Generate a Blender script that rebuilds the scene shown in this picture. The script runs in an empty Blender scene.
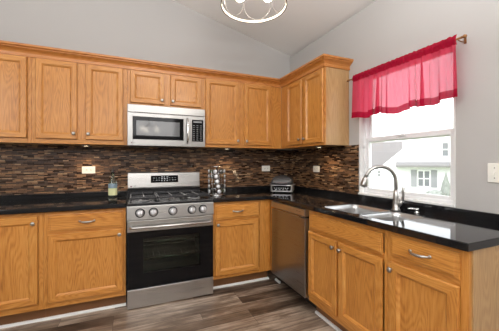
import bpy, bmesh, math, random
from mathutils import Vector, Matrix
random.seed(7)
C = bpy.context.scene.collection
scene = bpy.context.scene
PI = math.pi

# ------------------------------------------------------------------ camera, world, sun, large lights, exposure
YAW = 0.4038
cam_d = bpy.data.cameras.new('camera'); cam = bpy.data.objects.new('camera', cam_d); C.objects.link(cam)
cam.location = (-1.9623, -3.2075, 1.2576)
cam.rotation_euler = (PI/2, 0, -YAW)
cam_d.sensor_width = 36; cam_d.lens = 274.59/499*36
cam_d.shift_y = -2.48/499
cam_d.clip_start = 0.05; cam_d.clip_end = 300
scene.camera = cam

world = bpy.data.worlds.new('sky'); scene.world = world; world.use_nodes = True
bg = world.node_tree.nodes['Background']; bg.inputs[0].default_value = (0.93, 0.965, 1, 1); bg.inputs[1].default_value = 3.3

def light(name, kind, loc, energy, color=(1,1,1), rot=(0,0,0), size=None, size_y=None, radius=None):
    d = bpy.data.lights.new(name, kind); d.energy = energy; d.color = color
    if kind == 'AREA':
        d.shape = 'RECTANGLE'; d.size = size; d.size_y = size_y or size
    if radius is not None: d.shadow_soft_size = radius
    o = bpy.data.objects.new(name, d); o.location = loc; o.rotation_euler = rot; C.objects.link(o)
    return o
sun = light('sun', 'SUN', (-10, -10, 20), 1.2, (1, .96, .9), (math.radians(48), 0, math.radians(-60)))
sun.data.angle = 0.02
# unseen fill lights added behind and left of the camera, no windows built
light('rear_fill_light', 'AREA', (-2.3, -6.05, 2.5), 36, (1, .99, .98), (PI/2, 0, 0), 3.0, .9)
light('side_fill_light', 'AREA', (-4.35, -3.6, 2.3), 52, (.98, .99, 1), (PI/2, 0, -PI/2), 2.6, 1.0)
light('ceiling_fill_light', 'AREA', (-1.7, -3.3, 1.95), 130, (.98, .985, 1), (PI, 0, 0), .4, .4)      # unseen uplight added near the camera to brighten the ceiling
scene.view_settings.view_transform = 'Standard'; scene.view_settings.look = 'None'
scene.view_settings.exposure = 0.0; scene.view_settings.gamma = 1.0
scene.view_settings.use_curve_mapping = False

# ------------------------------------------------------------------ material helpers
def S(r, g, b):
    def f(c):
        c /= 255
        return c/12.92 if c <= .04045 else ((c+.055)/1.055)**2.4
    return (f(r), f(g), f(b), 1)
def mat(name, col, rough=.5, metal=0., **kw):
    m = bpy.data.materials.new(name); m.use_nodes = True
    b = m.node_tree.nodes['Principled BSDF']
    b.inputs['Base Color'].default_value = col; b.inputs['Roughness'].default_value = rough; b.inputs['Metallic'].default_value = metal
    for k, v in kw.items(): b.inputs[k.replace('_', ' ')].default_value = v
    return m
class NT:
    def __init__(s, m): s.t = m.node_tree; s.b = s.t.nodes['Principled BSDF']
    def n(s, typ, **kw):
        x = s.t.nodes.new(typ)
        for k, v in kw.items(): setattr(x, k, v)
        return x
    def l(s, a, b): s.t.links.new(a, b)
    def math(s, op, a, b=None):
        x = s.n('ShaderNodeMath', operation=op)
        for i, v in enumerate((a, b)):
            if v is None: continue
            if isinstance(v, (int, float)): x.inputs[i].default_value = v
            else: s.l(v, x.inputs[i])
        return x.outputs[0]
    def ramp(s, fac, stops, interp='LINEAR'):
        r = s.n('ShaderNodeValToRGB'); r.color_ramp.interpolation = interp
        e = r.color_ramp.elements
        while len(e) < len(stops): e.new(.5)
        for q, (p, c) in zip(e, stops): q.position = p; q.color = c
        s.l(fac, r.inputs[0]); return r.outputs[0]
    def comb(s, x, y, z=0.):
        c = s.n('ShaderNodeCombineXYZ')
        for i, v in enumerate((x, y, z)):
            if isinstance(v, (int, float)): c.inputs[i].default_value = v
            else: s.l(v, c.inputs[i])
        return c.outputs[0]
    def noise(s, vec, scale, detail=3., rough=.5, dist=0.):
        x = s.n('ShaderNodeTexNoise'); s.l(vec, x.inputs['Vector'])
        x.inputs['Scale'].default_value = scale; x.inputs['Detail'].default_value = detail
        x.inputs['Roughness'].default_value = rough; x.inputs['Distortion'].default_value = dist
        return x.outputs['Fac']
    def mix(s, fac, a, b, blend='MIX'):
        x = s.n('ShaderNodeMix', data_type='RGBA', blend_type=blend)
        for i, v in ((0, fac), (6, a), (7, b)):
            if isinstance(v, (int, float)): x.inputs[i].default_value = v
            elif isinstance(v, tuple): x.inputs[i].default_value = v
            else: s.l(v, x.inputs[i])
        return x.outputs[2]
    def bump(s, h, strength, dist=.002):
        x = s.n('ShaderNodeBump'); x.inputs['Strength'].default_value = strength; x.inputs['Distance'].default_value = dist
        s.l(h, x.inputs['Height']); s.l(x.outputs[0], s.b.inputs['Normal'])

def oak(name, horizontal=False, light_c=S(216,158,84), mid=S(196,130,56), dark=S(140,80,28)):
    m = mat(name, mid, .38); k = NT(m)
    tc = k.n('ShaderNodeTexCoord'); sp = k.n('ShaderNodeSeparateXYZ'); k.l(tc.outputs['Object'], sp.inputs[0])
    oi = k.n('ShaderNodeObjectInfo')
    off = k.math('MULTIPLY', oi.outputs['Random'], 37.)
    a = k.math('ADD', sp.outputs[0], sp.outputs[1]); z = sp.outputs[2]
    if horizontal: a, z = z, a
    a = k.math('ADD', a, off); zl = k.math('MULTIPLY', z, .14)
    n1 = k.noise(k.comb(a, zl, off), 5.5, 2., .45, .3)
    rings = k.math('SINE', k.math('MULTIPLY', n1, 190.))
    rings = k.math('ADD', k.math('MULTIPLY', rings, .5), .5)
    pores = k.noise(k.comb(k.math('MULTIPLY', a, 260.), k.math('MULTIPLY', z, 9.)), 1., 2., .6)
    broad = k.noise(k.comb(k.math('MULTIPLY', a, 9.), k.math('MULTIPLY', z, .6), off), 1., 2.)
    f = k.math('ADD', k.math('MULTIPLY', rings, .15), k.math('MULTIPLY', pores, .66))
    f = k.math('ADD', f, k.math('MULTIPLY', broad, .3))
    col = k.ramp(f, [(.25, dark), (.52, mid), (.85, light_c)])
    k.l(col, k.b.inputs['Base Color'])
    k.bump(pores, .12)
    k.b.inputs['Coat Weight'].default_value = .25; k.b.inputs['Coat Roughness'].default_value = .2
    return m
OAKV = oak('oak_upright_grain'); OAKH = oak('oak_level_grain', True)
OAKC = oak('oak_reddish_molding', True, S(208,146,78), S(188,118,52), S(140,78,30))
PANEL = oak('oak_end_panel', False, S(200,164,116), S(184,146,98), S(156,116,72))
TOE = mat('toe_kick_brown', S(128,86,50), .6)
INSIDE = mat('cabinet_inside', S(190,150,100), .6)

def steel(name, v=.60, rough=.3, horizontal=True):
    m = mat(name, (v, v*.985, v*.96, 1), rough, 1.); k = NT(m)
    tc = k.n('ShaderNodeTexCoord'); mp = k.n('ShaderNodeMapping'); k.l(tc.outputs['Object'], mp.inputs[0])
    mp.inputs['Scale'].default_value = (3, 3, 500) if horizontal else (400, 400, 3)
    n = k.noise(mp.outputs[0], 1., 2.)
    k.l(k.math('ADD', k.math('MULTIPLY', n, .16), rough-.08), k.b.inputs['Roughness'])
    mp2 = k.n('ShaderNodeMapping'); k.l(tc.outputs['Object'], mp2.inputs[0]); mp2.inputs['Scale'].default_value = (9, 9, .5)
    k.bump(k.noise(mp2.outputs[0], 1., 1.), .12, .02)
    return m
STEEL = steel('brushed_stainless_steel', .51); STEELD = steel('dishwasher_steel', .36, .3)
CHROME = mat('polished_chrome', (.75, .75, .74, 1), .12, 1.)
NICKEL = mat('brushed_nickel', (.47, .46, .44, 1), .3, 1.)
SINKM = mat('satin_sink_steel', (.58, .58, .575, 1), .3, 1.)
BLACKG = mat('black_glass', (.004, .004, .005, 1), .05, 0., Specular_IOR_Level=.22)
MWST = steel('microwave_steel', .40, .32)
WINGL = mat('smoked_oven_glass', (.012, .016, .014, 1), .04)
ENAMEL = mat('black_enamel', (.014, .014, .015, 1), .22)
IRON = mat('cast_iron', (.03, .03, .032, 1), .2)
BLACKP = mat('black_plastic', (.018, .018, .019, 1), .38)
GREYP = mat('grey_plastic', (.16, .13, .135, 1), .4)
SILVERP = mat('silver_plastic', (.52, .52, .53, 1), .32, .6)
WHITE = mat('white_paint', S(236,236,234), .45)
VINYL = mat('white_vinyl', S(240,241,242), .35)
PLATE = mat('white_plate_plastic', S(238,235,226), .35)
DARKSLOT = mat('dark_slot', (.02, .02, .02, 1), .6)
BRONZE = mat('dark_bronze', S(66,54,46), .35, .8)
RODM = mat('aged_brass_rod', S(150,104,62), .35, .5)
DISPLAY = mat('display_marks', (.75, .8, .85, 1), .4)
BADGE = mat('dark_red_badge', S(96,34,52), .4)
GRAYTXT = mat('grey_lettering', S(62,62,64), .4)

def wallmat(name, c):
    m = mat(name, c, .85); k = NT(m); tc = k.n('ShaderNodeTexCoord')
    k.bump(k.noise(tc.outputs['Object'], 220., 2.), .08)
    return m
WALL = wallmat('grey_wall_paint', S(182,179,176)); CEIL = wallmat('ceiling_paint', S(234,232,229))

def tile():
    m = mat('brown_strip_mosaic', (.1, .07, .05, 1), .3); k = NT(m)
    ge = k.n('ShaderNodeTexCoord'); sp = k.n('ShaderNodeSeparateXYZ'); k.l(ge.outputs['Object'], sp.inputs[0])
    v = k.comb(k.math('ADD', sp.outputs[0], sp.outputs[1]), sp.outputs[2])
    def brick(w, h, off, sq, fr):
        b = k.n('ShaderNodeTexBrick', offset=off, squash=sq, squash_frequency=fr, offset_frequency=2); k.l(v, b.inputs['Vector'])
        b.inputs['Scale'].default_value = 1.; b.inputs['Brick Width'].default_value = w; b.inputs['Row Height'].default_value = h
        b.inputs['Mortar Size'].default_value = .0009; b.inputs['Mortar Smooth'].default_value = .1
        b.inputs['Color1'].default_value = (0,0,0,1); b.inputs['Color2'].default_value = (1,1,1,1); b.inputs['Mortar'].default_value = (.0,.0,.0,1)
        b.inputs['Bias'].default_value = 0.
        return b
    b = brick(.080, .0118, .37, .62, 3)
    col = k.ramp(b.outputs['Color'], [(0., S(60,42,31)), (.2, S(84,60,43)), (.38, S(112,81,56)), (.54, S(140,102,70)), (.68, S(92,70,54)), (.8, S(172,130,90)), (.93, S(198,164,126))], 'CONSTANT')
    n = k.noise(k.comb(k.math('MULTIPLY', k.math('ADD', sp.outputs[0], sp.outputs[1]), 30.), k.math('MULTIPLY', sp.outputs[2], 90.)), 1., 4., .65)
    col = k.mix(.75, col, k.ramp(n, [(.3, (.3,.28,.27,1)), (.7, (1,1,1,1))]), 'MULTIPLY')
    col = k.mix(b.outputs['Fac'], col, S(34,27,24))
    k.l(col, k.b.inputs['Base Color'])
    rr = k.ramp(b.outputs['Color'], [(0., (.12,)*3+(1,)), (.5, (.5,)*3+(1,)), (1., (.28,)*3+(1,))])
    k.l(rr, k.b.inputs['Roughness'])
    h = k.math('SUBTRACT', k.math('MULTIPLY', b.outputs['Color'], 1.), k.math('MULTIPLY', b.outputs['Fac'], 1.))
    k.bump(h, .5, .004)
    return m
TILE = tile()

def granite():
    m = mat('polished_black_granite', (.012, .012, .013, 1), .06); k = NT(m)
    tc = k.n('ShaderNodeTexCoord')
    n = k.noise(tc.outputs['Object'], 330., 4., .7)
    k.l(k.ramp(n, [(.0, (.006,.006,.007,1)), (.6, (.010,.010,.011,1)), (.72, (.05,.05,.052,1)), (.8, (.16,.16,.165,1))]), k.b.inputs['Base Color'])
    k.b.inputs['IOR'].default_value = 1.47
    return m
GRANITE = granite()

def planks():
    m = mat('grey_brown_vinyl_planks', (.2, .17, .15, 1), .35); k = NT(m)
    tc = k.n('ShaderNodeTexCoord'); sp = k.n('ShaderNodeSeparateXYZ'); k.l(tc.outputs['Object'], sp.inputs[0])
    b = k.n('ShaderNodeTexBrick', offset=.37, offset_frequency=3, squash=1.); k.l(tc.outputs['Object'], b.inputs['Vector'])
    b.inputs['Scale'].default_value = 1.; b.inputs['Brick Width'].default_value = 1.05; b.inputs['Row Height'].default_value = .115
    b.inputs['Mortar Size'].default_value = .0012; b.inputs['Mortar Smooth'].default_value = .2
    b.inputs['Color1'].default_value = (0,0,0,1); b.inputs['Color2'].default_value = (1,1,1,1); b.inputs['Mortar'].default_value = (.3,.3,.3,1)
    off = k.math('MULTIPLY', b.outputs['Color'], 20.)
    g = k.noise(k.comb(k.math('MULTIPLY', sp.outputs[0], 1.6), k.math('MULTIPLY', sp.outputs[1], 26.), off), 1.6, 5., .65, .4)
    g2 = k.noise(k.comb(k.math('MULTIPLY', sp.outputs[0], 5.), k.math('MULTIPLY', sp.outputs[1], 150.), off), 1., 3., .6)
    g3 = k.noise(k.comb(k.math('MULTIPLY', sp.outputs[0], 2.2), k.math('MULTIPLY', sp.outputs[1], 5.), off), 1.4, 3., .6, .5)
    f = k.math('ADD', k.math('MULTIPLY', g, .55), k.math('MULTIPLY', g2, .2))
    f = k.math('ADD', f, k.math('MULTIPLY', g3, .45))
    f = k.math('ADD', f, k.math('MULTIPLY', k.math('SUBTRACT', b.outputs['Color'], .5), .40))
    col = k.ramp(f, [(.34, S(56,43,34)), (.47, S(92,75,62)), (.6, S(124,106,90)), (.78, S(186,168,150))])
    col = k.mix(b.outputs['Fac'], col, S(52,42,36))
    k.l(col, k.b.inputs['Base Color']); k.bump(k.math('SUBTRACT', g2, b.outputs['Fac']), .15)
    return m
FLOORM = planks()

def paneglass():
    m = bpy.data.materials.new('clear_window_glass'); m.use_nodes = True; t = m.node_tree; t.nodes.clear()
    o = t.nodes.new('ShaderNodeOutputMaterial'); tr = t.nodes.new('ShaderNodeBsdfTransparent'); gl = t.nodes.new('ShaderNodeBsdfGlossy')
    gl.inputs['Roughness'].default_value = .02; fr = t.nodes.new('ShaderNodeFresnel'); fr.inputs[0].default_value = 1.3
    mx = t.nodes.new('ShaderNodeMixShader'); t.links.new(fr.outputs[0], mx.inputs[0]); t.links.new(tr.outputs[0], mx.inputs[1]); t.links.new(gl.outputs[0], mx.inputs[2])
    t.links.new(mx.outputs[0], o.inputs[0]); return m
PANE = paneglass()
def tinted(name, tint, refl=1.5):
    m = paneglass(); m.name = name
    for n in m.node_tree.nodes:
        if n.type == 'BSDF_TRANSPARENT': n.inputs[0].default_value = tint
        if n.type == 'FRESNEL': n.inputs[0].default_value = refl
    return m
OVENGL = tinted('tinted_oven_window', (.55, .64, .57, 1))
BULBGL = tinted('clear_lamp_glass', (.97, .97, .97, 1), 1.3)
def cloth(name, col, tcol, transp, transl):
    m = bpy.data.materials.new(name); m.use_nodes = True; t = m.node_tree; t.nodes.clear()
    o = t.nodes.new('ShaderNodeOutputMaterial'); d = t.nodes.new('ShaderNodeBsdfDiffuse'); d.inputs[0].default_value = col
    tl = t.nodes.new('ShaderNodeBsdfTranslucent'); tl.inputs[0].default_value = tcol; tp = t.nodes.new('ShaderNodeBsdfTransparent'); tp.inputs[0].default_value = (1, .75, .8, 1)
    m1 = t.nodes.new('ShaderNodeMixShader'); m1.inputs[0].default_value = transl
    m2 = t.nodes.new('ShaderNodeMixShader'); m2.inputs[0].default_value = transp
    t.links.new(d.outputs[0], m1.inputs[1]); t.links.new(tl.outputs[0], m1.inputs[2]); t.links.new(m1.outputs[0], m2.inputs[1]); t.links.new(tp.outputs[0], m2.inputs[2])
    t.links.new(m2.outputs[0], o.inputs[0]); return m
RED = cloth('sheer_red_fabric', S(204,56,84), S(232,92,120), .11, .5)
REDD = cloth('doubled_red_fabric', S(164,20,50), S(190,34,66), .02, .4)
def emit(name, col, s):
    m = mat(name, col, .5); b = m.node_tree.nodes['Principled BSDF']
    b.inputs['Emission Color'].default_value = col; b.inputs['Emission Strength'].default_value = s; return m
BULB = emit('lit_bulb', (1, .9, .75, 1), 14.); GLOBE = emit('lit_globe', (1, .93, .82, 1), 9.); PUCKL = emit('lit_puck_lens', (1, .78, .5, 1), 7.)

# ------------------------------------------------------------------ geometry helpers
IDT = lambda u, d, z: (u, d, z)
TB = lambda u, d, z: (u, -d, z)        # along the back wall, d out from it
TR = lambda u, d, z: (-d, u, z)        # along the right (window) wall
class MB:
    def __init__(s, T=IDT): s.bm = bmesh.new(); s.T = T
    def v(s, p): return s.bm.verts.new(s.T(*p))
    def f(s, vs, mi=0):
        try: q = s.bm.faces.new(vs)
        except ValueError: return None
        q.material_index = mi; return q
    def box(s, a0, a1, b0, b1, c0, c1, mi=0):
        P = [s.v((x, y, z)) for x in (a0, a1) for y in (b0, b1) for z in (c0, c1)]
        for i in ((0,1,3,2), (4,6,7,5), (0,4,5,1), (2,3,7,6), (0,2,6,4), (1,5,7,3)): s.f([P[j] for j in i], mi)
        return s
    def rings(s, R, caps=(True, True), mi=0, close=False, smooth=False):
        V = [[s.v(p) for p in r] for r in R]
        n = len(V[0]); pairs = list(zip(V, V[1:])) + ([(V[-1], V[0])] if close else [])
        for A, B in pairs:
            for i in range(n):
                q = s.f((A[i], A[(i+1) % n], B[(i+1) % n], B[i]), mi if isinstance(mi, int) else mi[i])
                if q and smooth: q.smooth = True
        if caps[0] and not close: s.f(V[0][::-1], mi if isinstance(mi, int) else 0)
        if caps[1] and not close: s.f(V[-1], mi if isinstance(mi, int) else 0)
        return s
    def lathe(s, prof, o=(0,0,0), ax=2, n=20, mi=0, caps=(True, True)):
        R = []
        for r, h in prof:
            ring = []
            for i in range(n):
                t = 2*PI*i/n; e = [r*math.cos(t), r*math.sin(t)]; e.insert(ax, h)
                ring.append((o[0]+e[0], o[1]+e[1], o[2]+e[2]))
            R.append(ring)
        return s.rings(R, caps, mi, smooth=True)
    def tube(s, pts, r, n=10, mi=0, closed=False):
        P = [Vector(p) for p in pts]; R = []; N = len(P); rr = r if isinstance(r, (list, tuple)) else [r]*N
        up = None
        for i, p in enumerate(P):
            if closed: t = (P[(i+1) % N]-P[i-1]).normalized()
            else: t = (P[min(i+1, N-1)]-P[max(i-1, 0)]).normalized()
            if up is None:
                up = Vector((0,0,1)) if abs(t.z) < .9 else Vector((1,0,0))
            a = (up - t*up.dot(t)).normalized(); up = a; b = t.cross(a)
            R.append([tuple(p + a*rr[i]*math.cos(2*PI*k/n) + b*rr[i]*math.sin(2*PI*k/n)) for k in range(n)])
        return s.rings(R, (True, True), mi, close=closed, smooth=True)
    def prism(s, poly, lo, hi, ax=2, mi=0):
        def q(p, h): e = list(p); e.insert(ax, h); return tuple(e)
        return s.rings([[q(p, lo) for p in poly], [q(p, hi) for p in poly]], mi=mi)

def wloc(o):
    L = Vector((0,0,0))
    while o is not None: L += o.location; o = o.parent
    return L
def obj(name, mb, mats, parent=None, bevel=0, loc=None, local=False, segs=2):
    """link one mesh object; verts are in world coordinates unless local"""
    bm = mb.bm
    bmesh.ops.recalc_face_normals(bm, faces=bm.faces[:])
    me = bpy.data.meshes.new(name); o = bpy.data.objects.new(name, me); C.objects.link(o)
    if parent is not None: o.parent = parent
    if loc is not None: o.location = loc
    if not local:
        W = wloc(o)
        if W.length: bmesh.ops.translate(bm, verts=bm.verts[:], vec=-W)
    bm.to_mesh(me); bm.free()
    for m in (mats if isinstance(mats, (list, tuple)) else [mats]): me.materials.append(m)
    if bevel:
        b = o.modifiers.new('bevel', 'BEVEL'); b.width = bevel; b.segments = segs; b.limit_method = 'ANGLE'; b.angle_limit = math.radians(40)
    return o
def tag(o, label, cat, group=None):
    o['label'] = label; o['category'] = cat
    if group: o['group'] = group
    return o
def thing(name, label, cat, loc, rz=0, group=None):
    o = bpy.data.objects.new(name, None); o.empty_display_size = .05; C.objects.link(o)
    o.location = loc; o.rotation_euler = (0, 0, rz)
    return tag(o, label, cat, group)
def struct(name, mb, m, parent=None, **kw):
    o = obj(name, mb, m, parent, **kw)
    if parent is None: o['kind'] = 'structure'
    return o

# ------------------------------------------------------------------ room shell
XL, YF, WT = -4.5, -6.2, .12
CE0, CSL = 2.712, -.2547                      # ceiling height at the window wall, slope
zc = lambda x: CE0 + CSL*x
struct('floor', MB().box(XL, 0, YF, 0, -.1, 0), FLOORM)
struct('ceiling', MB().prism([(XL-WT, zc(XL-WT)), (WT, zc(WT)), (WT, zc(WT)+.1), (XL-WT, zc(XL-WT)+.1)], YF-WT, WT, 1), CEIL)
struct('wall_back', MB().prism([(XL-WT, -.1), (WT, -.1), (WT, zc(WT)), (XL-WT, zc(XL-WT))], 0, WT, 1), WALL)
struct('wall_front', MB().prism([(XL-WT, -.1), (WT, -.1), (WT, zc(WT)), (XL-WT, zc(XL-WT))], YF-WT, YF, 1), WALL)
struct('wall_left', MB().box(XL-WT, XL, YF, 0, -.1, zc(XL)), WALL)
WY0, WY1, WZ0, WZ1 = -2.076, -1.237, .962, 2.092
wr = MB()
wr.box(0, WT, WY1, 0, -.1, zc(WT)).box(0, WT, YF, WY0, -.1, zc(WT)).box(0, WT, WY0, WY1, -.1, WZ0).box(0, WT, WY0, WY1, WZ1, zc(WT))
struct('wall_right', wr, WALL)

# window
w1 = bpy.data.objects.new('window_1', None); C.objects.link(w1); w1.location = (0, (WY0+WY1)/2, WZ0); w1['kind'] = 'structure'
j = MB(); e = .002
j.box(.002, WT, WY1-.012, WY1, WZ0, WZ1).box(.002, WT, WY0, WY0+.012, WZ0, WZ1).box(.002, WT, WY0+.012, WY1-.012, WZ1-.012, WZ1)
obj('jamb_liner', j, WHITE, w1)
obj('window_sill', MB().box(-.016, WT, WY0+.0005, WY1-.0005, WZ0+.002, WZ0+.018), WHITE, w1, .003)
a, b, z0, z1 = WY0+.012, WY1-.012, WZ0+.018, WZ1-.012
fr = MB(); fw = .030
fr.box(.045, .115, a, a+fw, z0, z1).box(.045, .115, b-fw, b, z0, z1).box(.045, .115, a+fw, b-fw, z0, z0+fw*.7).box(.045, .115, a+fw, b-fw, z1-.02, z1)
obj('window_frame', fr, VINYL, w1, .003)
a2, b2 = a+fw, b-fw; zm = 1.487
def sash(name, x0, x1, za, zb, lower):
    m = MB(); st = .022; rb = .026 if lower else .05; rt = .034 if lower else .024
    m.box(x0, x1, a2, a2+st, za, zb).box(x0, x1, b2-st, b2, za, zb).box(x0, x1, a2+st, b2-st, za, za+rb).box(x0, x1, a2+st, b2-st, zb-rt, zb)
    s = obj(name, m, VINYL, w1, .003)
    obj('pane', MB().box((x0+x1)/2-.002, (x0+x1)/2+.002, a2+st, b2-st, za+rb, zb-rt), PANE, s)
    return s
ls = sash('lower_sash', .050, .080, z0+fw*.7, zm, True)
sash('upper_sash', .083, .112, zm-.04, z1-.02, False)
obj('sash_lock', MB().box(.038, .05, -1.68, -1.63, zm-.012, zm+.008), VINYL, w1, .003)
obj('tilt_latch', MB().box(.034, .045, b-.026, b-.006, zm-.085, zm-.055), VINYL, w1, .002)

# quarter-round strips along the toe kicks
def strip(name, T, u0, u1):
    m = MB(T); R = []
    for u in (u0, u1): R.append([(u, .536, .001), (u, .555, .001), (u, .553, .010), (u, .548, .016), (u, .536, .019)])
    m.rings(R); struct(name, m, WHITE)
strip('trim_1', TB, -3.35, -2.012); strip('trim_2', TB, -1.238, -.60); strip('trim_3', TR, -2.478, -1.305); strip('trim_4', TR, -.697, -.60)

# ------------------------------------------------------------------ cabinets
def door(T, par, u0, u1, z0, z1, d, knob=None, w=.044, name='door'):
    m = MB(T)
    def R(i, dd): return [(u0+i, dd, z0+i), (u1-i, dd, z0+i), (u1-i, dd, z1-i), (u0+i, dd, z1-i)]
    m.rings([R(.006, d), R(.006, d+.003), R(0, d+.0035), R(0, d+.015), R(.004, d+.020), R(w-.003, d+.020), R(w, d+.016), R(w+.003, d+.0155), R(w+.012, d+.007), R(w+.012, d+.003)], (True, False), [1, 0, 1, 0])
    o = obj(name, m, [OAKV, OAKH], par, loc=Vector(T((u0+u1)/2, d, z0))-wloc(par))
    i = w+.0115
    obj('panel', MB(T).box(u0+i, u1-i, d+.002, d+.0068, z0+i, z1-i), OAKV, o)
    if knob: add_knob(T, o, knob[0], knob[1], d+.020)
    return o
def add_knob(T, o, u, z, d):
    m = MB(T); prof = [(.0075, 0), (.006, .004), (.005, .012), (.0135, .016), (.0155, .021), (.0135, .026), (.006, .0285)]
    m.lathe(prof, (u, d, z), 1, 16); obj('knob', m, NICKEL, o)
def drawer(T, par, u0, u1, z0, z1, d, pull=True):
    m = MB(T)
    def R(i, dd): return [(u0+i, dd, z0+i), (u1-i, dd, z0+i), (u1-i, dd, z1-i), (u0+i, dd, z1-i)]
    m.rings([R(0, d), R(0, d+.010), R(.003, d+.0115), R(.014, d+.012), R(.0185, d+.020)])
    o = obj('drawer_front' if pull else 'false_drawer_front', m, OAKH, par, loc=Vector(T((u0+u1)/2, d, z0))-wloc(par))
    if pull:
        uc, zz = (u0+u1)/2, (z0+z1)/2+.004
        h = MB(T); pts = []; rad = []
        for k in range(13):
            t = k/12*2-1
            pts.append((uc+t*.053, d+.019+.027*(1-abs(t)**3.2), zz-.004*(1-t*t))); rad.append(.0048+.0032*(1-t*t))
        h.tube(pts, rad, 8)
        for s in (-1, 1): h.lathe([(.009, 0), (.009, .003), (.005, .006)], (uc+s*.051, d+.019, zz), 1, 12)
        obj('pull_handle', h, NICKEL, o)
    return o
def cabinet(T, name, label, u0, u1, z0, z1, D, stiles=(.02, .02), mids=(), rails=(), bot=.045, top=.045, group=None, toe=False, panel_end=None):
    c = thing(name, label, 'cabinet', T((u0+u1)/2, D/2, z0 if not toe else 0), 0, group)
    g = .0006; m = MB(T); t = .016; ue0, ue1 = u0+g, u1-g; Df = D-.02
    m.box(ue0, ue0+t, .004, Df, z0, z1).box(ue1-t, ue1, .004, Df, z0, z1)
    m.box(ue0+t, ue1-t, .004, .014, z0, z1).box(ue0+t, ue1-t, .014, Df, z0+.004, z0+.02)
    if not toe: m.box(ue0+t, ue1-t, .014, Df, z1-.018, z1-.002)
    obj('body', m, PANEL, c)
    f = MB(T); a0, a1 = ue0+stiles[0], ue1-stiles[1]
    f.box(ue0, a0, Df, D, z0, z1, 0).box(a1, ue1, Df, D, z0, z1, 0)
    f.box(a0, a1, Df, D, z0, z0+bot, 1).box(a0, a1, Df, D, z1-top, z1, 1)
    for q in mids: f.box(q[0], q[1], Df, D, z0+bot, q[2] if len(q) > 2 else z1-top, 0)
    for q0, q1 in rails: f.box(a0, a1, Df, D, q0, q1, 1)
    obj('face_frame', f, [OAKV, OAKH], c, .0012)
    if toe:
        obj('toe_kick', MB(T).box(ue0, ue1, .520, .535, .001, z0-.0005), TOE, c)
    if panel_end is not None:
        obj('end_panel', MB(T).box(panel_end[0], panel_end[1], .004, D-.0205, z0, z1), PANEL, c, .001)
    return c
UZ0, UZ1, UD = 1.430, 2.190, .300
G_U = 'oak wall cabinets'
c = cabinet(TB, 'wall_cabinet', 'oak wall cabinet at the far left end of the upper row', -3.35, -2.757, UZ0, UZ1, UD, (.03, .03))
door(TB, c, -3.32, -2.787, 1.472, 2.162, UD+.001, (-3.28, 1.52))
c = cabinet(TB, 'wall_cabinet', 'two-door oak wall cabinet left of the microwave, above the wine bottle', -2.757, -2.0045, UZ0, UZ1, UD, (.03, .038), [(-2.43, -2.343)])
door(TB, c, -2.728, -2.42, 1.472, 2.162, UD+.001, (-2.444, 1.522)); door(TB, c, -2.353, -2.043, 1.472, 2.162, UD+.001, (-2.331, 1.522))
c = cabinet(TB, 'wall_cabinet', 'short two-door oak wall cabinet right above the microwave', -2.0045, -1.2615, 1.824, UZ1, UD, (.03, .04), [(-1.675, -1.593)], bot=.03)
door(TB, c, -1.978, -1.665, 1.846, 2.160, UD+.001, (-1.686, 1.885), w=.042); door(TB, c, -1.603, -1.290, 1.846, 2.160, UD+.001, (-1.581, 1.885), w=.042)
c = cabinet(TB, 'wall_cabinet', 'two-door oak wall cabinet between the microwave and the inner corner', -1.2615, -.3005, UZ0, UZ1, UD, (.03, .15), [(-.862, -.781)])
door(TB, c, -1.237, -.852, 1.463, 2.165, UD+.001, (-.873, 1.505)); door(TB, c, -.791, -.449, 1.463, 2.165, UD+.001, (-.768, 1.505))
c = cabinet(TR, 'wall_cabinet', 'two-door oak wall cabinet on the window wall, beside the red valance', -1.112, -.3005, UZ0, UZ1, UD, (.02, .13), [(-.80, -.745)])
door(TR, c, -.752, -.440, 1.455, 2.150, UD+.001, (-.728, 1.508)); door(TR, c, -1.106, -.793, 1.455, 2.150, UD+.001, (-.818, 1.508))

# crown moulding
prof = [(.0, 2.166), (.010, 2.166), (.012, 2.184), (.006, 2.187), (.007, 2.196), (.016, 2.210), (.034, 2.223), (.044, 2.226), (.044, 2.233), (.050, 2.236), (.057, 2.240), (.057, 2.257), (0, 2.257)]
def crown(T, u0, u1, m0, m1, ring_extra=None):
    m = MB(T); m.rings([[(u0+m0*p[0], UD+.0005+p[0], p[1]) for p in prof], [(u1+m1*p[0], UD+.0005+p[0], p[1]) for p in prof]]); return m
tag(obj('crown_molding', crown(TB, -3.35, -.3015, 0, -1), OAKC), 'long oak crown molding over the wall cabinets on the stove wall', 'molding')
m = MB()
D0 = UD+.0005; ye = -1.1125
m.rings([[(-D0-p[0], -.3015-p[0], p[1]) for p in prof], [(-D0-p[0], ye-p[0], p[1]) for p in prof], [(-.002, ye-p[0], p[1]) for p in prof]])
tag(obj('crown_molding', m, OAKC), 'oak crown molding turning the corner above the window-side wall cabinet', 'molding')

BZ0, BZ1, BD = .118, .876, .610
c = cabinet(TB, 'base_cabinet', 'oak base cabinet at the far left with a full-height door', -3.35, -2.600, BZ0, BZ1, BD, (.03, .03), bot=.05, top=.04, toe=True)
door(TB, c, -3.322, -2.631, .168, .843, BD+.001, (-2.657, .795), w=.050)
c = cabinet(TB, 'base_cabinet', 'oak base cabinet left of the stove, one drawer over one wide door', -2.600, -2.0125, BZ0, BZ1, BD, (.03, .025), rails=[(.69, .72)], bot=.05, top=.035, toe=True)
drawer(TB, c, -2.567, -2.034, .714, .850, BD+.001); door(TB, c, -2.567, -2.034, .162, .696, BD+.001, (-2.062, .655), w=.050)
c = cabinet(TB, 'base_cabinet', 'oak base cabinet between the stove and the dishwasher corner', -1.2385, -.6105, BZ0, BZ1, BD, (.02, .13), rails=[(.68, .72)], bot=.05, top=.035, toe=True)
drawer(TB, c, -1.222, -.748, .702, .848, BD+.001); door(TB, c, -1.222, -.755, .155, .686, BD+.001, (-1.196, .655), w=.050)
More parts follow.
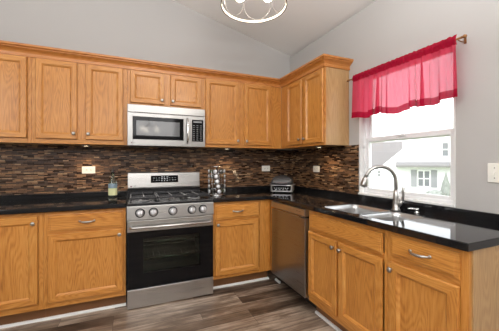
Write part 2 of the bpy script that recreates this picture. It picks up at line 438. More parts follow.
obj('corner_filler', MB(TR).box(-.694, -.6115, .59, .609, BZ0, BZ1), OAKV, c, .001)
c = cabinet(TR, 'sink_base_cabinet', 'oak sink base cabinet with two doors below the faucet', -2.065, -1.302, BZ0, BZ1, BD, (.02, .02), [(-1.685, -1.642, .688)], [(.688, .732)], bot=.05, top=.03, toe=True)
drawer(TR, c, -2.040, -1.326, .722, .848, BD+.001, False)
door(TR, c, -1.653, -1.318, .165, .698, BD+.001, (-1.628, .652), w=.048); door(TR, c, -2.040, -1.676, .165, .698, BD+.001, (-1.702, .652), w=.048)
c = cabinet(TR, 'base_cabinet', 'oak base cabinet at the open end of the counter, drawer with pull over a door', -2.482, -2.065, BZ0, BZ1, BD, (.035, .03), rails=[(.70, .738)], bot=.05, top=.03, toe=True, panel_end=(-2.4875, -2.4822))
drawer(TR, c, -2.449, -2.096, .736, .856, BD+.001); door(TR, c, -2.449, -2.093, .165, .704, BD+.001, (-2.110, .665), w=.048)

# ------------------------------------------------------------------ backsplash tile, countertops
UP0, UP1 = .9145, .962
tb = MB(TB); tb.box(-3.35, -2.0, .0012, .009, UP1+.0008, UZ0-.0008).box(-2.0, -1.2625, .0012, .009, .90, UZ0-.0008).box(-1.2625, -.0105, .0012, .009, UP1+.0008, UZ0-.0008)
tag(obj('tile_backsplash', tb, TILE), 'brown strip mosaic tile backsplash on the wall behind the stove', 'backsplash')
tag(obj('tile_backsplash', MB(TR).box(-1.2365, -.0012, .0012, .009, UP1+.0008, UZ0-.0008), TILE), 'brown strip mosaic tile backsplash between the corner and the window', 'backsplash')
def poly_slab(outer, holes, z0, z1):
    bm = bmesh.new(); edges = []
    for loop in [outer]+holes:
        vs = [bm.verts.new((x, y, z1)) for x, y in loop]
        edges += [bm.edges.new((vs[i], vs[(i+1) % len(vs)])) for i in range(len(vs))]
    r = bmesh.ops.triangle_fill(bm, use_beauty=True, use_dissolve=False, edges=edges)
    fs = [g for g in r['geom'] if isinstance(g, bmesh.types.BMFace)]
    ex = bmesh.ops.extrude_face_region(bm, geom=fs)
    bmesh.ops.translate(bm, verts=[g for g in ex['geom'] if isinstance(g, bmesh.types.BMVert)], vec=(0, 0, z0-z1))
    m = MB(); m.bm.free(); m.bm = bm; return m
def rrect(x0, x1, y0, y1, r, n=5):
    P = []
    for cx, cy, a in ((x1-r, y1-r, 0), (x0+r, y1-r, 90), (x0+r, y0+r, 180), (x1-r, y0+r, 270)):
        for i in range(n+1):
            t = math.radians(a+90*i/n); P.append((cx+r*math.cos(t), cy+r*math.sin(t)))
    return P
CZ0, CZ1, CD = .8765, .9140, .645
cl = tag(obj('countertop', MB(TB).box(-3.35, -2.0085, .001, CD, CZ0, CZ1), GRANITE, None, .006, segs=3), 'polished black granite countertop left of the stove', 'countertop')
obj('upstand', MB(TB).box(-3.35, -2.0085, .001, .021, CZ1, UP1), GRANITE, cl, .002)
LB = (-.580, -.230, -1.785, -1.425); RB = (-.580, -.230, -2.045, -1.812)
outer = [(-1.2415, -.001), (-1.2415, -CD), (-CD, -CD), (-CD, -2.497), (-.001, -2.497), (-.001, -.001)]
cr = tag(obj('countertop', poly_slab(outer, [rrect(*LB, .05), rrect(*RB, .05)], CZ0, CZ1), GRANITE, None, .005, segs=3), 'L-shaped black granite countertop running from the stove past the sink', 'countertop')
obj('upstand', MB().box(-1.2415, -.001, -.021, -.001, CZ1, UP1).box(-.021, -.001, -2.497, -.021, CZ1, UP1), GRANITE, cr, .002)

# sink
sk = thing('kitchen_sink', 'undermount stainless double bowl sink in the granite under the window', 'sink', (-.40, -1.82, CZ0-.2))
def bowl(B, depth):
    x0, x1, y0, y1 = B; m = MB(); g = .0008
    def R(i, z, r): return [(x, y, z) for x, y in rrect(x0+i, x1-i, y0+i, y1-i, r)]
    zt = CZ0-.001; zb = zt-depth
    m.rings([R(.0012, CZ1-.004, .0488), R(.003, zt, .047), R(.008, zb+.03, .045), R(.016, zb+.010, .042), R(.04, zb, .03)], (False, True), smooth=True)
    o = obj('bowl', m, SINKM, sk)
    s = o.modifiers.new('solid', 'SOLIDIFY'); s.thickness = .0012; s.offset = -1
    xc, yc = (x0+x1)/2+.04, (y0+y1)/2
    d = MB(); d.lathe([(.042, zb+.002), (.040, zb+.004), (.030, zb+.003), (.0, zb+.0035)], (xc, yc, 0), 2, 24); obj('drain', d, CHROME, o)
bowl(LB, .17); bowl(RB, .17)

# faucet
FX, FY = -.195, -1.787
fa = thing('kitchen_faucet', 'tall stainless gooseneck faucet with side lever behind the sink', 'faucet', (FX, FY, CZ1))
m = MB(); m.lathe([(.030, CZ1+.0005), (.030, CZ1+.006), (.024, CZ1+.012), (.0225, CZ1+.05), (.019, CZ1+.10), (.0135, CZ1+.15)], (FX, FY, 0), 2, 24); obj('faucet_body', m, NICKEL, fa)
tip = Vector((-.392, -1.690)); b0 = Vector((FX, FY)); dr = tip-b0; L = dr.length; dr.normalize()
P = [(FX, FY, CZ1+.148), (FX, FY, CZ1+.20)]
rA = L/2
for k in range(0, 15):
    t = math.radians(180-164*k/14); q = b0+dr*(rA+rA*math.cos(t)); P.append((q.x, q.y, CZ1+.210+rA*.98*math.sin(t)))
m = MB(); m.tube(P, [.0125]*len(P), 12); obj('spout', m, NICKEL, fa)
e0 = Vector(P[-1]); dd = (e0-Vector(P[-2])).normalized()*.6+Vector((0, 0, -.4)); dd.normalize()
m = MB(); m.tube([tuple(e0-dd*.004), tuple(e0+dd*.015), tuple(e0+dd*.055), tuple(e0+dd*.070)], [.0145, .0205, .0250, .0235], 14); obj('spray_head', m, NICKEL, fa)
m = MB(); m.tube([tuple(e0+dd*.0705), tuple(e0+dd*.075)], [.015, .014], 14); obj('spray_nozzle', m, BLACKP, fa)
m = MB(); hz = CZ1+.06
m.tube([(FX+.004, FY-.010, hz-.030), (FX+.008, FY-.026, hz-.008), (FX+.010, FY-.044, hz+.014)], [.015, .0155, .013], 12)
m.tube([(FX+.010, FY-.042, hz+.008), (FX+.012, FY-.050, hz+.046), (FX+.012, FY-.046, hz+.080), (FX+.010, FY-.054, hz+.112)], [.0105, .0095, .0095, .0115], 10)
obj('lever_handle', m, NICKEL, fa)
sx, sy = -.165, -1.925
sd = thing('soap_dispenser', 'small chrome soap dispenser with sideways nozzle on the counter beside the faucet', 'soap dispenser', (sx, sy, CZ1))
m = MB(); m.lathe([(.017, CZ1+.0005), (.017, CZ1+.005), (.010, CZ1+.008), (.009, CZ1+.018), (.013, CZ1+.021), (.013, CZ1+.030), (.008, CZ1+.033)], (sx, sy, 0), 2, 20); obj('pump_body', m, CHROME, sd)
m = MB(); m.tube([(sx-.006, sy+.006, CZ1+.026), (sx-.024, sy+.026, CZ1+.029), (sx-.034, sy+.038, CZ1+.027), (sx-.036, sy+.041, CZ1+.022)], [.006, .0055, .005, .0045], 10); obj('nozzle', m, CHROME, sd)

# ------------------------------------------------------------------ stove
RX0, RX1 = -2.0045, -1.2455; RC = (RX0+RX1)/2
rg = thing('gas_range', 'stainless gas range with black oven door between the base cabinets', 'stove', (RC, -.33, 0))
m = MB(TB)   # open oven cavity
m.box(RX0, RX0+.02, .03, .612, .03, .885).box(RX1-.02, RX1, .03, .612, .03, .885).box(RX0+.02, RX1-.02, .03, .05, .03, .885)
m.box(RX0+.02, RX1-.02, .05, .612, .03, .20).box(RX0+.02, RX1-.02, .05, .612, .72, .885)
obj('body', m, ENAMEL, rg)
m = MB(TB); m.box(RX0+.05, RX0+.055, .06, .6, .21, .71).box(RX1-.055, RX1-.05, .06, .6, .21, .71).box(RX0+.05, RX1-.05, .06, .065, .21, .71).box(RX0+.055, RX1-.055, .065, .6, .205, .21)
obj('oven_cavity', m, mat('blue_grey_enamel', (.05, .06, .06, 1), .4), rg)
for z in (.40, .545):
    m = MB(TB)
    for y in (.15, .58): m.tube([(RX0+.058, y, z), (RX1-.058, y, z)], .0065, 8)
    for i in range(13):
        x = RX0+.075+i*(RX1-RX0-.15)/12; m.tube([(x, .15, z+.004), (x, .58, z+.004)], .0025, 6)
    obj('oven_rack', m, CHROME, rg)
for x in (RX0+.06, RX1-.06):
    for y in (.09, .56): obj('leveling_foot', MB(TB).lathe([(.02, .001), (.02, .012), (.01, .014), (.01, .03)], (x, y, 0), 2, 12), BLACKP, rg)
# drawer
m = MB(TB); m.box(RX0+.002, RX1-.002, .613, .655, .008, .168); obj('storage_drawer', m, STEEL, rg, .004)
# oven door: steel top band, black glass
dz0, dz1 = .174, .758; gz1 = .662
od = bpy.data.objects.new('oven_door', None); C.objects.link(od); od.parent = rg; od.location = (0, -.31, dz0)
WX0, WX1, WZa, WZb = RX0+.13, RX1-.13, .300, .600
m = MB(TB); m.box(RX0+.003, RX1-.003, .6135, .650, gz1, dz1); obj('door_band', m, STEEL, od, .003)
m = MB(TB); m.box(RX0+.003, WX0, .6135, .652, dz0, gz1-.0005).box(WX1, RX1-.003, .6135, .652, dz0, gz1-.0005).box(WX0, WX1, .6135, .652, dz0, WZa).box(WX0, WX1, .6135, .652, WZb, gz1-.0005)
obj('black_glass_front', m, BLACKG, od)
obj('oven_window', MB(TB).box(WX0, WX1, .640, .652, WZa, WZb), OVENGL, od)
m = MB(TB); hy, hz = .695, .706
m.tube([(RX0+.03, .652, hz), (RX0+.032, hy-.012, hz), (RX0+.045, hy, hz), (RC, hy+.012, hz), (RX1-.045, hy, hz), (RX1-.032, hy-.012, hz), (RX1-.03, .652, hz)], .0125, 12)
obj('oven_handle', m, STEEL, od)
# control panel (tilted front)
m = MB(TB); m.rings([[(x, .60, .766), (x, .662, .766), (x, .650, .884), (x, .60, .884)] for x in (RX0, RX1)]); obj('control_panel', m, STEEL, rg, .003)
for kx in (-1.900, -1.790, -1.625, -1.453, -1.350):
    kz = .826; kd = .657
    m = MB(TB); m.lathe([(.040, -.002), (.040, .004), (.036, .007)], (kx, kd, kz), 1, 28, 0).lathe([(.031, .006), (.030, .016), (.027, .036), (.024, .039), (.0, .0395)], (kx, kd, kz), 1, 28, 1)
    m.box(kx-.004, kx+.004, kd+.036, kd+.046, kz-.026, kz+.026, 1)
    obj('knob', m, [BLACKP, SILVERP], rg)
# cooktop
m = MB(TB); m.box(RX0, RX1, .075, .645, .8855, .912); obj('cooktop', m, ENAMEL, rg, .006)
for bx, by, r in ((-1.85, .22, .036), (-1.85, .49, .044), (-1.625, .355, .05), (-1.40, .22, .036), (-1.40, .49, .048)):
    m = MB(TB); m.lathe([(r+.012, .9122), (r+.010, .918), (r*.8, .920)], (bx, by, 0), 2, 24, 1).lathe([(r*.8, .9195), (r*.82, .929), (r*.7, .931), (0, .931)], (bx, by, 0), 2, 24, 0)
    obj('burner', m, [IRON, SILVERP], rg)
for g0, g1 in ((RX0+.025, -1.752), (-1.748, -1.502), (-1.498, RX1-.025)):
    m = MB(TB); y0, y1, zt0, zt1 = .105, .615, .940, .956; b = .010
    m.box(g0, g1, y0, y0+b, zt0, zt1).box(g0, g1, y1-b, y1, zt0, zt1).box(g0, g0+b, y0+b, y1-b, zt0, zt1).box(g1-b, g1, y0+b, y1-b, zt0, zt1)
    gc = (g0+g1)/2
    m.box(gc-b/2, gc+b/2, y0+b, y1-b, zt0+.002, zt1+.003)
    for y in (.22, .49): m.box(g0+b, g1-b, y-b/2, y+b/2, zt0+.001, zt1+.002)
    for x in (g0, g1-b):
        for y in (y0, y1-b, .35): m.box(x, x+b, y, y+b, .9125, zt0)
    obj('grate', m, IRON, rg, .002)
# backguard
m = MB(TB); m.box(RX0, RX1, .012, .074, .90, .985); obj('rear_vent_trim', m, ENAMEL, rg, .003)
m = MB(TB); m.rings([[(x, .012, .986), (x, .088, .986), (x, .092, 1.0), (x, .078, 1.150), (x, .070, 1.158), (x, .012, 1.158)] for x in (RX0, RX1-.006)]); bgd = obj('backguard', m, STEEL, rg, .002)
yb = lambda z: .092-.014*(z-1.0)/.15
m = MB(TB); m.rings([[(-1.778, yb(1.045)-.001, 1.045), (-1.492, yb(1.045)-.001, 1.045), (-1.492, yb(1.122)-.001, 1.122), (-1.778, yb(1.122)-.001, 1.122)], [(-1.778, yb(1.045)+.002, 1.045), (-1.492, yb(1.045)+.002, 1.045), (-1.492, yb(1.122)+.002, 1.122), (-1.778, yb(1.122)+.002, 1.122)]])
dp = obj('display', m, BLACKG, bgd)
m = MB(TB); random.seed(3)
for i in range(9):
    u = -1.755+i*.028
    for z in ((1.062, 1.082, 1.102) if 2 < i < 6 else (1.070, 1.094)):
        wd = random.choice((.008, .012, .016)); m.box(u, u+wd, yb(z)+.0015, yb(z)+.003, z, z+(.008 if 2 < i < 6 else .004))
o = obj('display_markings', m, DISPLAY, bgd)
# maker's badge: dark round emblem and two letters
def text(name, body, size, loc, rot, m, par):
    cu = bpy.data.curves.new(name, 'FONT'); cu.body = body; cu.size = size; cu.extrude = .0004
    cu.materials.append(m); o = bpy.data.objects.new(name, cu); C.objects.link(o); o.parent = par; 
    me = bpy.data.meshes.new_from_object(o.evaluated_get(bpy.context.evaluated_depsgraph_get())); bpy.data.objects.remove(o)
    if not me.materials: me.materials.append(m)
    o = bpy.data.objects.new(name, me); C.objects.link(o); o.parent = par; o.location = Vector(loc)-wloc(par); o.rotation_euler = rot; return o
m = MB(TB); m.lathe([(.0085, -.001), (.0085, .0015), (0, .0018)], (-1.972, yb(1.012), 1.012), 1, 20); obj('emblem', m, BADGE, bgd)
text('logo', 'LG', .028, (-1.957, -yb(1.004)-.0012, 1.0035), (PI/2-.09, 0, 0), GRAYTXT, bgd)

# ------------------------------------------------------------------ microwave
MX0, MX1, MZ0, MZ1, MD = -2.002, -1.2635, 1.424, 1.815, .395
mw = thing('microwave_oven', 'stainless over-the-range microwave hanging under the short cabinet', 'microwave', ((MX0+MX1)/2, -.2, MZ0))
m = MB(TB); m.box(MX0+.002, MX1-.002, .0105, MD-.028, MZ0+.004, MZ1); obj('body', m, STEELD, mw, .003)
m = MB(TB); m.box(MX0, MX1, MD-.027, MD, 1.738, MZ1-.001); vg = obj('vent_panel', m, MWST, mw, .004)
m = MB(TB)
for i in range(30): m.box(MX0+.06+i*.021, MX0+.073+i*.021, MD-.002, MD+.0006, 1.7405, 1.7435)
obj('vent_slot', m, DARKSLOT, vg)
dx1 = -1.412
m = MB(TB); x0, x1, za, zb = -1.958, -1.484, 1.484, 1.700
m.box(MX0, x0, MD-.027, MD, MZ0, 1.736).box(x1, dx1, MD-.027, MD, MZ0, 1.736).box(x0, x1, MD-.027, MD, MZ0, za).box(x0, x1, MD-.027, MD, zb, 1.736)
md = obj('door', m, MWST, mw, .002)
m = MB(TB); i0, i1, j0, j1 = -1.926, -1.522, 1.522, 1.664
m.box(x0+.0005, i0, MD-.02, MD-.0015, za+.0005, zb-.0005).box(i1, x1-.0005, MD-.02, MD-.0015, za+.0005, zb-.0005).box(i0, i1, MD-.02, MD-.0015, za+.0005, j0).box(i0, i1, MD-.02, MD-.0015, j1, zb-.0005)
obj('window_border', m, BLACKG, md)
obj('door_window', MB(TB).box(i0, i1, MD-.02, MD-.002, j0, j1), mat('grey_mesh_window', (.16, .165, .17, 1), .06), md)
m = MB(TB); hx = -1.447; P = []
for k in range(11):
    t = k/10*2-1; P.append((hx, MD+.004+.036*(1-t**4), (1.455+1.715)/2+t*.125))
m.tube(P, [.011]*11, 10); obj('door_handle', m, CHROME, md)
m = MB(TB); m.box(dx1+.001, MX1, MD-.027, MD, MZ0, 1.736); cp = obj('control_panel', m, MWST, mw, .002)
obj('keypad', MB(TB).box(-1.400, -1.284, MD-.001, MD+.0015, 1.478, 1.700), BLACKG, cp)
m = MB(TB)
for r in range(8):
    for q in range(3): m.box(-1.390+q*.036, -1.390+q*.036+.018, MD+.001, MD+.0022, 1.492+r*.021, 1.497+r*.021)
m.box(-1.386, -1.300, MD+.001, MD+.0022, 1.672, 1.686)
obj('keypad_markings', m, mat('grey_key_marks', (.30, .31, .32, 1), .4), cp)
m = MB(TB); m.lathe([(.0055, -.001), (.0055, .0012), (0, .0014)], (-1.966, MD, 1.452), 1, 16); obj('emblem', m, BADGE, md)
text('logo', 'LG', .016, (-1.956, -MD-.0006, 1.4465), (PI/2, 0, 0), GRAYTXT, md)

# ------------------------------------------------------------------ dishwasher
dw = thing('dishwasher', 'stainless dishwasher under the counter beside the inner corner', 'dishwasher', (-.33, -.998, 0))
d0, d1 = -1.297, -.697
m = MB(TR); m.box(d0+.004, d1-.004, .03, .585, .10, .872); obj('body', m, GREYP, dw)
m = MB(TR); m.box(d0+.002, d1-.002, .5865, .645, .135, .795); obj('door_panel', m, STEELD, dw, .005)
m = MB(TR); m.box(d0+.002, d1-.002, .5865, .648, .812, .871); dc = obj('control_panel', m, STEEL, dw, .004)
m = MB(TR); m.box(d0+.006, d1-.006, .5865, .615, .7955, .8115); obj('handle_recess', m, BLACKP, dw)
m = MB(TR); m.box(d0+.05, d1-.05, .6155, .644, .7965, .806); obj('handle_lip', m, CHROME, dw, .003)
m = MB(TR); m.box(d0+.06, d0+.09, .6475, .6486, .842, .846).box(d0+.10, d0+.13, .6475, .6486, .842, .846); obj('indicator_marks', m, GREYP, dc)
m = MB(TR); m.box(d0+.006, d1-.006, .49, .515, .012, .125); obj('toe_panel', m, BLACKP, dw)
for y in (d0+.05, d1-.05):
    for x in (.08, .46): obj('leveling_foot', MB(TR).lathe([(.018, .001), (.018, .01), (.008, .012), (.008, .10)], (y, x, 0), 2, 12), BLACKP, dw)

# ------------------------------------------------------------------ outlets and switch
def outlet(T, u, z, label, dwall, horiz=True):
    o = thing('wall_outlet', label, 'outlet', T(u, dwall, z)); a, b = (.059, .036) if horiz else (.036, .059)
    m = MB(T); m.box(u-a, u+a, dwall+.0005, dwall+.006, z-b, z+b); obj('cover_plate', m, PLATE, o, .003)
    for s in (-1, 1):
        c = (u+s*.0195, z) if horiz else (u, z+s*.0195)
        m = MB(T); m.box(c[0]-.0145, c[0]+.0145, dwall+.0055, dwall+.0078, c[1]-.0145, c[1]+.0145); r = obj('socket', m, PLATE, o, .004)
        m = MB(T)
        for q in (-.006, .006): m.box(c[0]-.005, c[0]+.004, dwall+.0075, dwall+.0082, c[1]+q-.0012, c[1]+q+.0012)
        m.lathe([(.0024, .0075), (.0024, .0082)], (c[0]+.0085, dwall, c[1]), 1, 10); obj('socket_slot', m, DARKSLOT, r)
outlet(TB, -2.367, 1.187, 'white outlet on the mosaic tile to the left of the stove', .009)
outlet(TB, -.365, 1.187, 'white outlet on the mosaic tile above the countertop grill', .009)
outlet(TR, -.602, 1.190, 'white outlet on the mosaic tile below the window-side cabinet', .009)
sw = thing('light_switch', 'white double switch plate on the grey wall right of the window', 'switch', (0, -2.313, 1.199))
m = MB(TR); m.box(-2.371, -2.255, .0005, .0065, 1.142, 1.256); obj('cover_plate', m, PLATE, sw, .003)
for u in (-2.336, -2.290):
    m = MB(TR); m.box(u-.005, u+.005, .006, .008, 1.186, 1.212); obj('switch_slot', m, PLATE, sw)
    m = MB(TR); m.rings([[(q, .007, 1.196), (q, .007, 1.206), (q, .019, 1.190), (q, .019, 1.184)] for q in (u-.0035, u+.0035)]); obj('toggle', m, PLATE, sw, .001)
    for z in (1.169, 1.229):
        m = MB(TR); m.lathe([(.0035, .006), (.003, .0075), (0, .0078)], (u, 0, z), 1, 12); obj('screw', m, GREYP, sw)

# ------------------------------------------------------------------ curtain
RXX, RZ = -.075, 2.040
rd = thing('curtain_rod', 'thin brass curtain rod with round finials above the window', 'curtain rod', (RXX, -1.69, RZ))
m = MB(); m.tube([(RXX, -1.195, RZ), (RXX, -2.150, RZ)], .0065, 12); obj('rod', m, RODM, rd)
for y, s in ((-1.195, 1), (-2.150, -1)):
    m = MB(); m.lathe([(.0085, 0), (.0085, s*.005), (.006, s*.008), (.010, s*.014), (.0125, s*.022), (.009, s*.030), (.0, s*.033)], (RXX, y, RZ), 1, 16); obj('finial', m, RODM, rd)
for y in (-1.222, -2.134):
    m = MB(); m.box(-.0045, -.0005, y-.007, y+.007, RZ-.018, RZ+.018).tube([(-.004, y, RZ-.010), (-.045, y, RZ-.012), (RXX, y, RZ-.0092)], .003, 8); obj('bracket', m, RODM, rd)
va = thing('window_valance', 'sheer red gathered valance hanging on the rod over the window', 'curtain', (RXX, -1.69, 1.65))
VY0, VY1 = -1.243, -2.126; NU = 300
random.seed(11)
phs = [random.uniform(0, 6.28) for _ in range(8)]
def fold(t):
    return (math.sin(t*2*PI*6.5+phs[0]+1.2*math.sin(t*9+phs[1]))*.6 + math.sin(t*2*PI*11+phs[2]+1.5*math.sin(t*7))*.35 + math.sin(t*2*PI*17+phs[3])*.2)
def gath(t): return math.sin(t*2*PI*23+phs[4]+2*math.sin(t*13))*.6+math.sin(t*2*PI*37+phs[5])*.4
def zbot(t): return 1.655+.012*math.sin(t*2*PI*1.3+.6)+.012*math.sin(t*2*PI*3.2+1.)+(.010 if .22 < t < .62 else 0)*math.sin((t-.22)/.4*PI)
def phase(t): return 2*PI*7.5*t+1.6*math.sin(t*2*PI*1.7+phs[1])+.9*math.sin(t*2*PI*3.1+phs[2])
def vpoint(t, z, off=0):
    zb_ = zbot(t); top = RZ-.012; w_ = max(0., min(1., (top-z)/(top-zb_)))
    p = phase(t); env = .55+.45*math.sin(t*2*PI*2.3+phs[3])
    A = (.35+.65*w_**.6)*min(1., w_*5+.15)
    x = RXX-.006+(1-w_)*.003*gath(t)+.021*A*math.sin(p)*(.6+.4*env)+.005*A*math.sin(2.7*p+phs[4])-off
    y = VY0+(VY1-VY0)*t+(.026*env+.004)*A*math.sin(2*p)*.62
    y += (t-.5)*-.03*w_
    y = max(min(y, VY0+.012), VY1-.016)
    return (min(x, -.028), y, z)
def sheet(z_of, rows, off, name, mtl):
    m = MB(); V = []
    for r in range(rows+1):
        V.append([m.v(vpoint(i/NU, z_of(i/NU, r/rows), off)) for i in range(NU+1)])
    for r in range(rows):
        for i in range(NU):
            q = m.f((V[r][i], V[r][i+1], V[r+1][i+1], V[r+1][i]))
            if q: q.smooth = True
    return obj(name, m, mtl, va)
sheet(lambda t, r: (RZ-.030)+(zbot(t)+.052-(RZ-.030))*r, 16, 0, 'valance_cloth', RED)
sheet(lambda t, r: zbot(t)+.052-.052*r, 3, .0006, 'hem', REDD)
# rod pocket (wraps the rod) with a small ruffle on top
m = MB(); V = []
pk = [(-.0, .030), (-.006, .022), (-.012, .010), (-.0135, 0), (-.012, -.012), (-.007, -.024), (-.003, -.034)]
for dx, dz in pk:
    row = []
    for i in range(NU+1):
        t = i/NU; g = gath(t)
        row.append(m.v((RXX+dx-.0045*g*(1 if abs(dz) > .005 else .5)-.001, VY0+(VY1-VY0)*t+.002*math.sin(t*150), RZ+dz+(.004*gath(t+.31) if dz > .02 else 0))))
    V.append(row)
for r in range(len(V)-1):
    for i in range(NU):
        q = m.f((V[r][i], V[r][i+1], V[r+1][i+1], V[r+1][i]))
        if q: q.smooth = True
obj('rod_pocket', m, REDD, va)

# ------------------------------------------------------------------ ceiling light
PX, PY, PZ, PR = -1.285, -1.690, 2.205, .200
pl = thing('ceiling_light', 'round bronze cage ceiling light of linked rings hanging above the kitchen floor', 'ceiling light', (PX, PY, PZ))
def band(z0, z1, r, th): return MB().lathe([(r, z0), (r, z1), (r-th, z1), (r-th, z0), (r, z0)], (PX, PY, 0), 2, 56, caps=(False, False))
obj('lower_ring', band(PZ, PZ+.016, PR, .004), [BRONZE], pl)
obj('ring_lining', band(PZ+.001, PZ+.015, PR-.0045, .003), [mat('pale_ring_lining', S(226,214,196), .5)], pl)
obj('upper_ring', band(PZ+.19, PZ+.204, PR, .004), [BRONZE], pl)
wire = mat('pale_wire', S(150,144,138), .3, .7)
for k in range(6):
    a = 2*PI*k/6+math.radians(58); m = MB(); pts = []
    for i in range(28):
        t = 2*PI*i/28; ang = a+.50*math.cos(t); pts.append((PX+(PR-.010)*math.cos(ang), PY+(PR-.010)*math.sin(ang), PZ+.103+.086*math.sin(t)))
    m.tube(pts, .0026, 6, closed=True); obj('wire_circle', m, wire, pl)
m = MB()
m.tube([(PX, PY, PZ+.197), (PX, PY, zc(PX)-.03)], .007, 10).lathe([(.001, zc(PX)-.035), (.055, zc(PX)-.03), (.062, zc(PX)-.022), (.062, zc(PX)-.018)], (PX, PY, 0), 2, 24)
for k in range(3):
    a = PI/3*k+.2; m.tube([(PX+(PR-.003)*math.cos(a), PY+(PR-.003)*math.sin(a), PZ+.197), (PX-(PR-.003)*math.cos(a), PY-(PR-.003)*math.sin(a), PZ+.197)], .004, 8)
obj('stem', m, BRONZE, pl)
for k in range(2):
    a = PI*k-YAW; bx, by = PX+.085*math.cos(a), PY+.085*math.sin(a)
    m = MB(); m.lathe([(.017, PZ+.115), (.019, PZ+.13), (.019, PZ+.195)], (bx, by, 0), 2, 16); sk_ = obj('socket', m, BRONZE, pl)
    m = MB(); m.lathe([(.012, PZ+.118), (.016, PZ+.105), (.026, PZ+.08), (.029, PZ+.063), (.026, PZ+.046), (.016, PZ+.035), (.0, PZ+.032)], (bx, by, 0), 2, 16); obj('bulb', m, BULB, sk_)
    light('lamp_bulb', 'POINT', (bx, by, PZ+.02), 3.5, (1, .94, .86), radius=.03)

# dining light behind the camera, seen in the microwave glass
QX, QY, QZ = -1.60, -4.60, 2.06
ch = thing('chandelier', 'three-globe bronze dining light hanging behind the camera', 'ceiling light', (QX, QY, QZ))
m = MB(); m.tube([(QX, QY, QZ+.12), (QX, QY, zc(QX)-.02)], .008, 10).lathe([(.06, zc(QX)-.03), (.06, zc(QX)-.022)], (QX, QY, 0), 2, 24).lathe([(.02, QZ+.08), (.035, QZ+.11), (.02, QZ+.15)], (QX, QY, 0), 2, 16); obj('stem', m, BRONZE, ch)
for k in range(3):
    a = 2*PI*k/3+.3; gx, gy = QX+.19*math.cos(a), QY+.19*math.sin(a)
    m = MB(); m.tube([(QX, QY, QZ+.11), (QX+.1*math.cos(a), QY+.1*math.sin(a), QZ+.08), (gx, gy, QZ+.10), (gx, gy, QZ+.07)], .006, 8); ar = obj('arm', m, BRONZE, ch)
    m = MB(); m.lathe([(.02, QZ+.075), (.045, QZ+.06), (.065, QZ+.01), (.06, QZ-.04), (.035, QZ-.065), (0, QZ-.07)], (gx, gy, 0), 2, 20); obj('globe', m, GLOBE, ar)

# ------------------------------------------------------------------ puck lights below the wall cabinets
def puck(x, y, label):
    t = thing('puck_light', label, 'puck light', (x, y, UZ0))
    m = MB(); m.lathe([(.034, UZ0-.0005), (.034, UZ0-.009), (.030, UZ0-.012), (.027, UZ0-.012), (.027, UZ0-.004)], (x, y, 0), 2, 24, caps=(True, True)); obj('housing', m, SILVERP, t)
    m = MB(); m.lathe([(.0265, UZ0-.005), (.0265, UZ0-.0105), (0, UZ0-.011)], (x, y, 0), 2, 20); obj('lens', m, PUCKL, t)
    l = light('puck_bulb', 'SPOT', (x, y, UZ0-.016), 5.5, (1, .74, .46), (0, 0, 0), radius=.02); l.data.spot_size = math.radians(150); l.data.spot_blend = .8
puck(-2.370, -.17, 'small round light under the left wall cabinet, above the outlet beside the wine bottle')
puck(-.950, -.17, 'small round light under the wall cabinet above the spice rack')
puck(-.17, -.860, 'small round light under the wall cabinet nearest the window')

# ------------------------------------------------------------------ small things on the counters
# wine bottle
wb = thing('wine_bottle', 'pale green glass wine bottle with pourer standing left of the stove', 'bottle', (-2.128, -.365, CZ1))
bo = (-2.128, -.365, CZ1+.0006)
BG = mat('pale_green_glass', (.80, .93, .86, 1), .03, Transmission_Weight=1., IOR=1.45)
m = MB(); m.lathe([(.030, 0), (.036, .003), (.037, .02), (.037, .150), (.033, .175), (.020, .198), (.0145, .212), (.0135, .245), (.0155, .247), (.0155, .257), (.0115, .258), (.0105, .215), (.030, .172), (.034, .15), (.034, .02), (.0, .012)], bo, 2, 28); obj('glass', m, BG, wb)
m = MB(); m.lathe([(.0374, .046), (.0376, .048), (.0376, .108), (.0374, .110)], bo, 2, 28, caps=(False, False)); la = obj('label', m, mat('pale_yellow_label', S(220,222,170), .6), wb)
m = MB(); m.lathe([(.0374, .112), (.0376, .114), (.0376, .150), (.037, .152)], bo, 2, 28, caps=(False, False)); obj('upper_label', m, mat('grey_blue_label', S(128,150,164), .5), wb)
m = MB(); m.lathe([(.0105, .2585), (.0165, .260), (.0165, .268), (.008, .272), (.006, .285), (.0045, .300), (.0, .301)], bo, 2, 16); obj('pourer', m, BLACKP, wb)

# spice carousel, twisted tower of jars
SX, SY = -1.128, -.362
sr = thing('spice_rack', 'twisted chrome spice rack tower right of the stove', 'spice rack', (SX, SY, CZ1))
face = math.atan2(-3.2075-SY, -1.9623-SX)
m = MB(); m.lathe([(.085, CZ1+.0006), (.085, CZ1+.010), (.078, CZ1+.014), (.02, CZ1+.016)], (SX, SY, 0), 2, 32); obj('base', m, CHROME, sr)
m = MB(); m.lathe([(.009, CZ1+.015), (.009, CZ1+.308)], (SX, SY, 0), 2, 12); obj('post', m, CHROME, sr)
m = MB(); m.lathe([(.03, CZ1+.301), (.062, CZ1+.303), (.062, CZ1+.309), (.03, CZ1+.312), (.0, CZ1+.313)], (SX, SY, 0), 2, 28); obj('top_plate', m, CHROME, sr)
LEV = [CZ1+.046+k*.052 for k in range(5)]
def tw(k): return face+math.radians(-14+7*(4-k))+.06
for s in range(4):
    for e_ in (-1, 1):
        m = MB(); P = []
        for q in range(13):
            kf = q/12*4.9-.55; a = face+math.radians(-14+7*(4-kf))+.06+s*PI/2
            P.append((SX+.050*math.cos(a)-e_*.027*math.sin(a), SY+.050*math.sin(a)+e_*.027*math.cos(a), CZ1+.046+kf*.052))
        m.tube(P, .0026, 6); obj('upright', m, CHROME, sr)
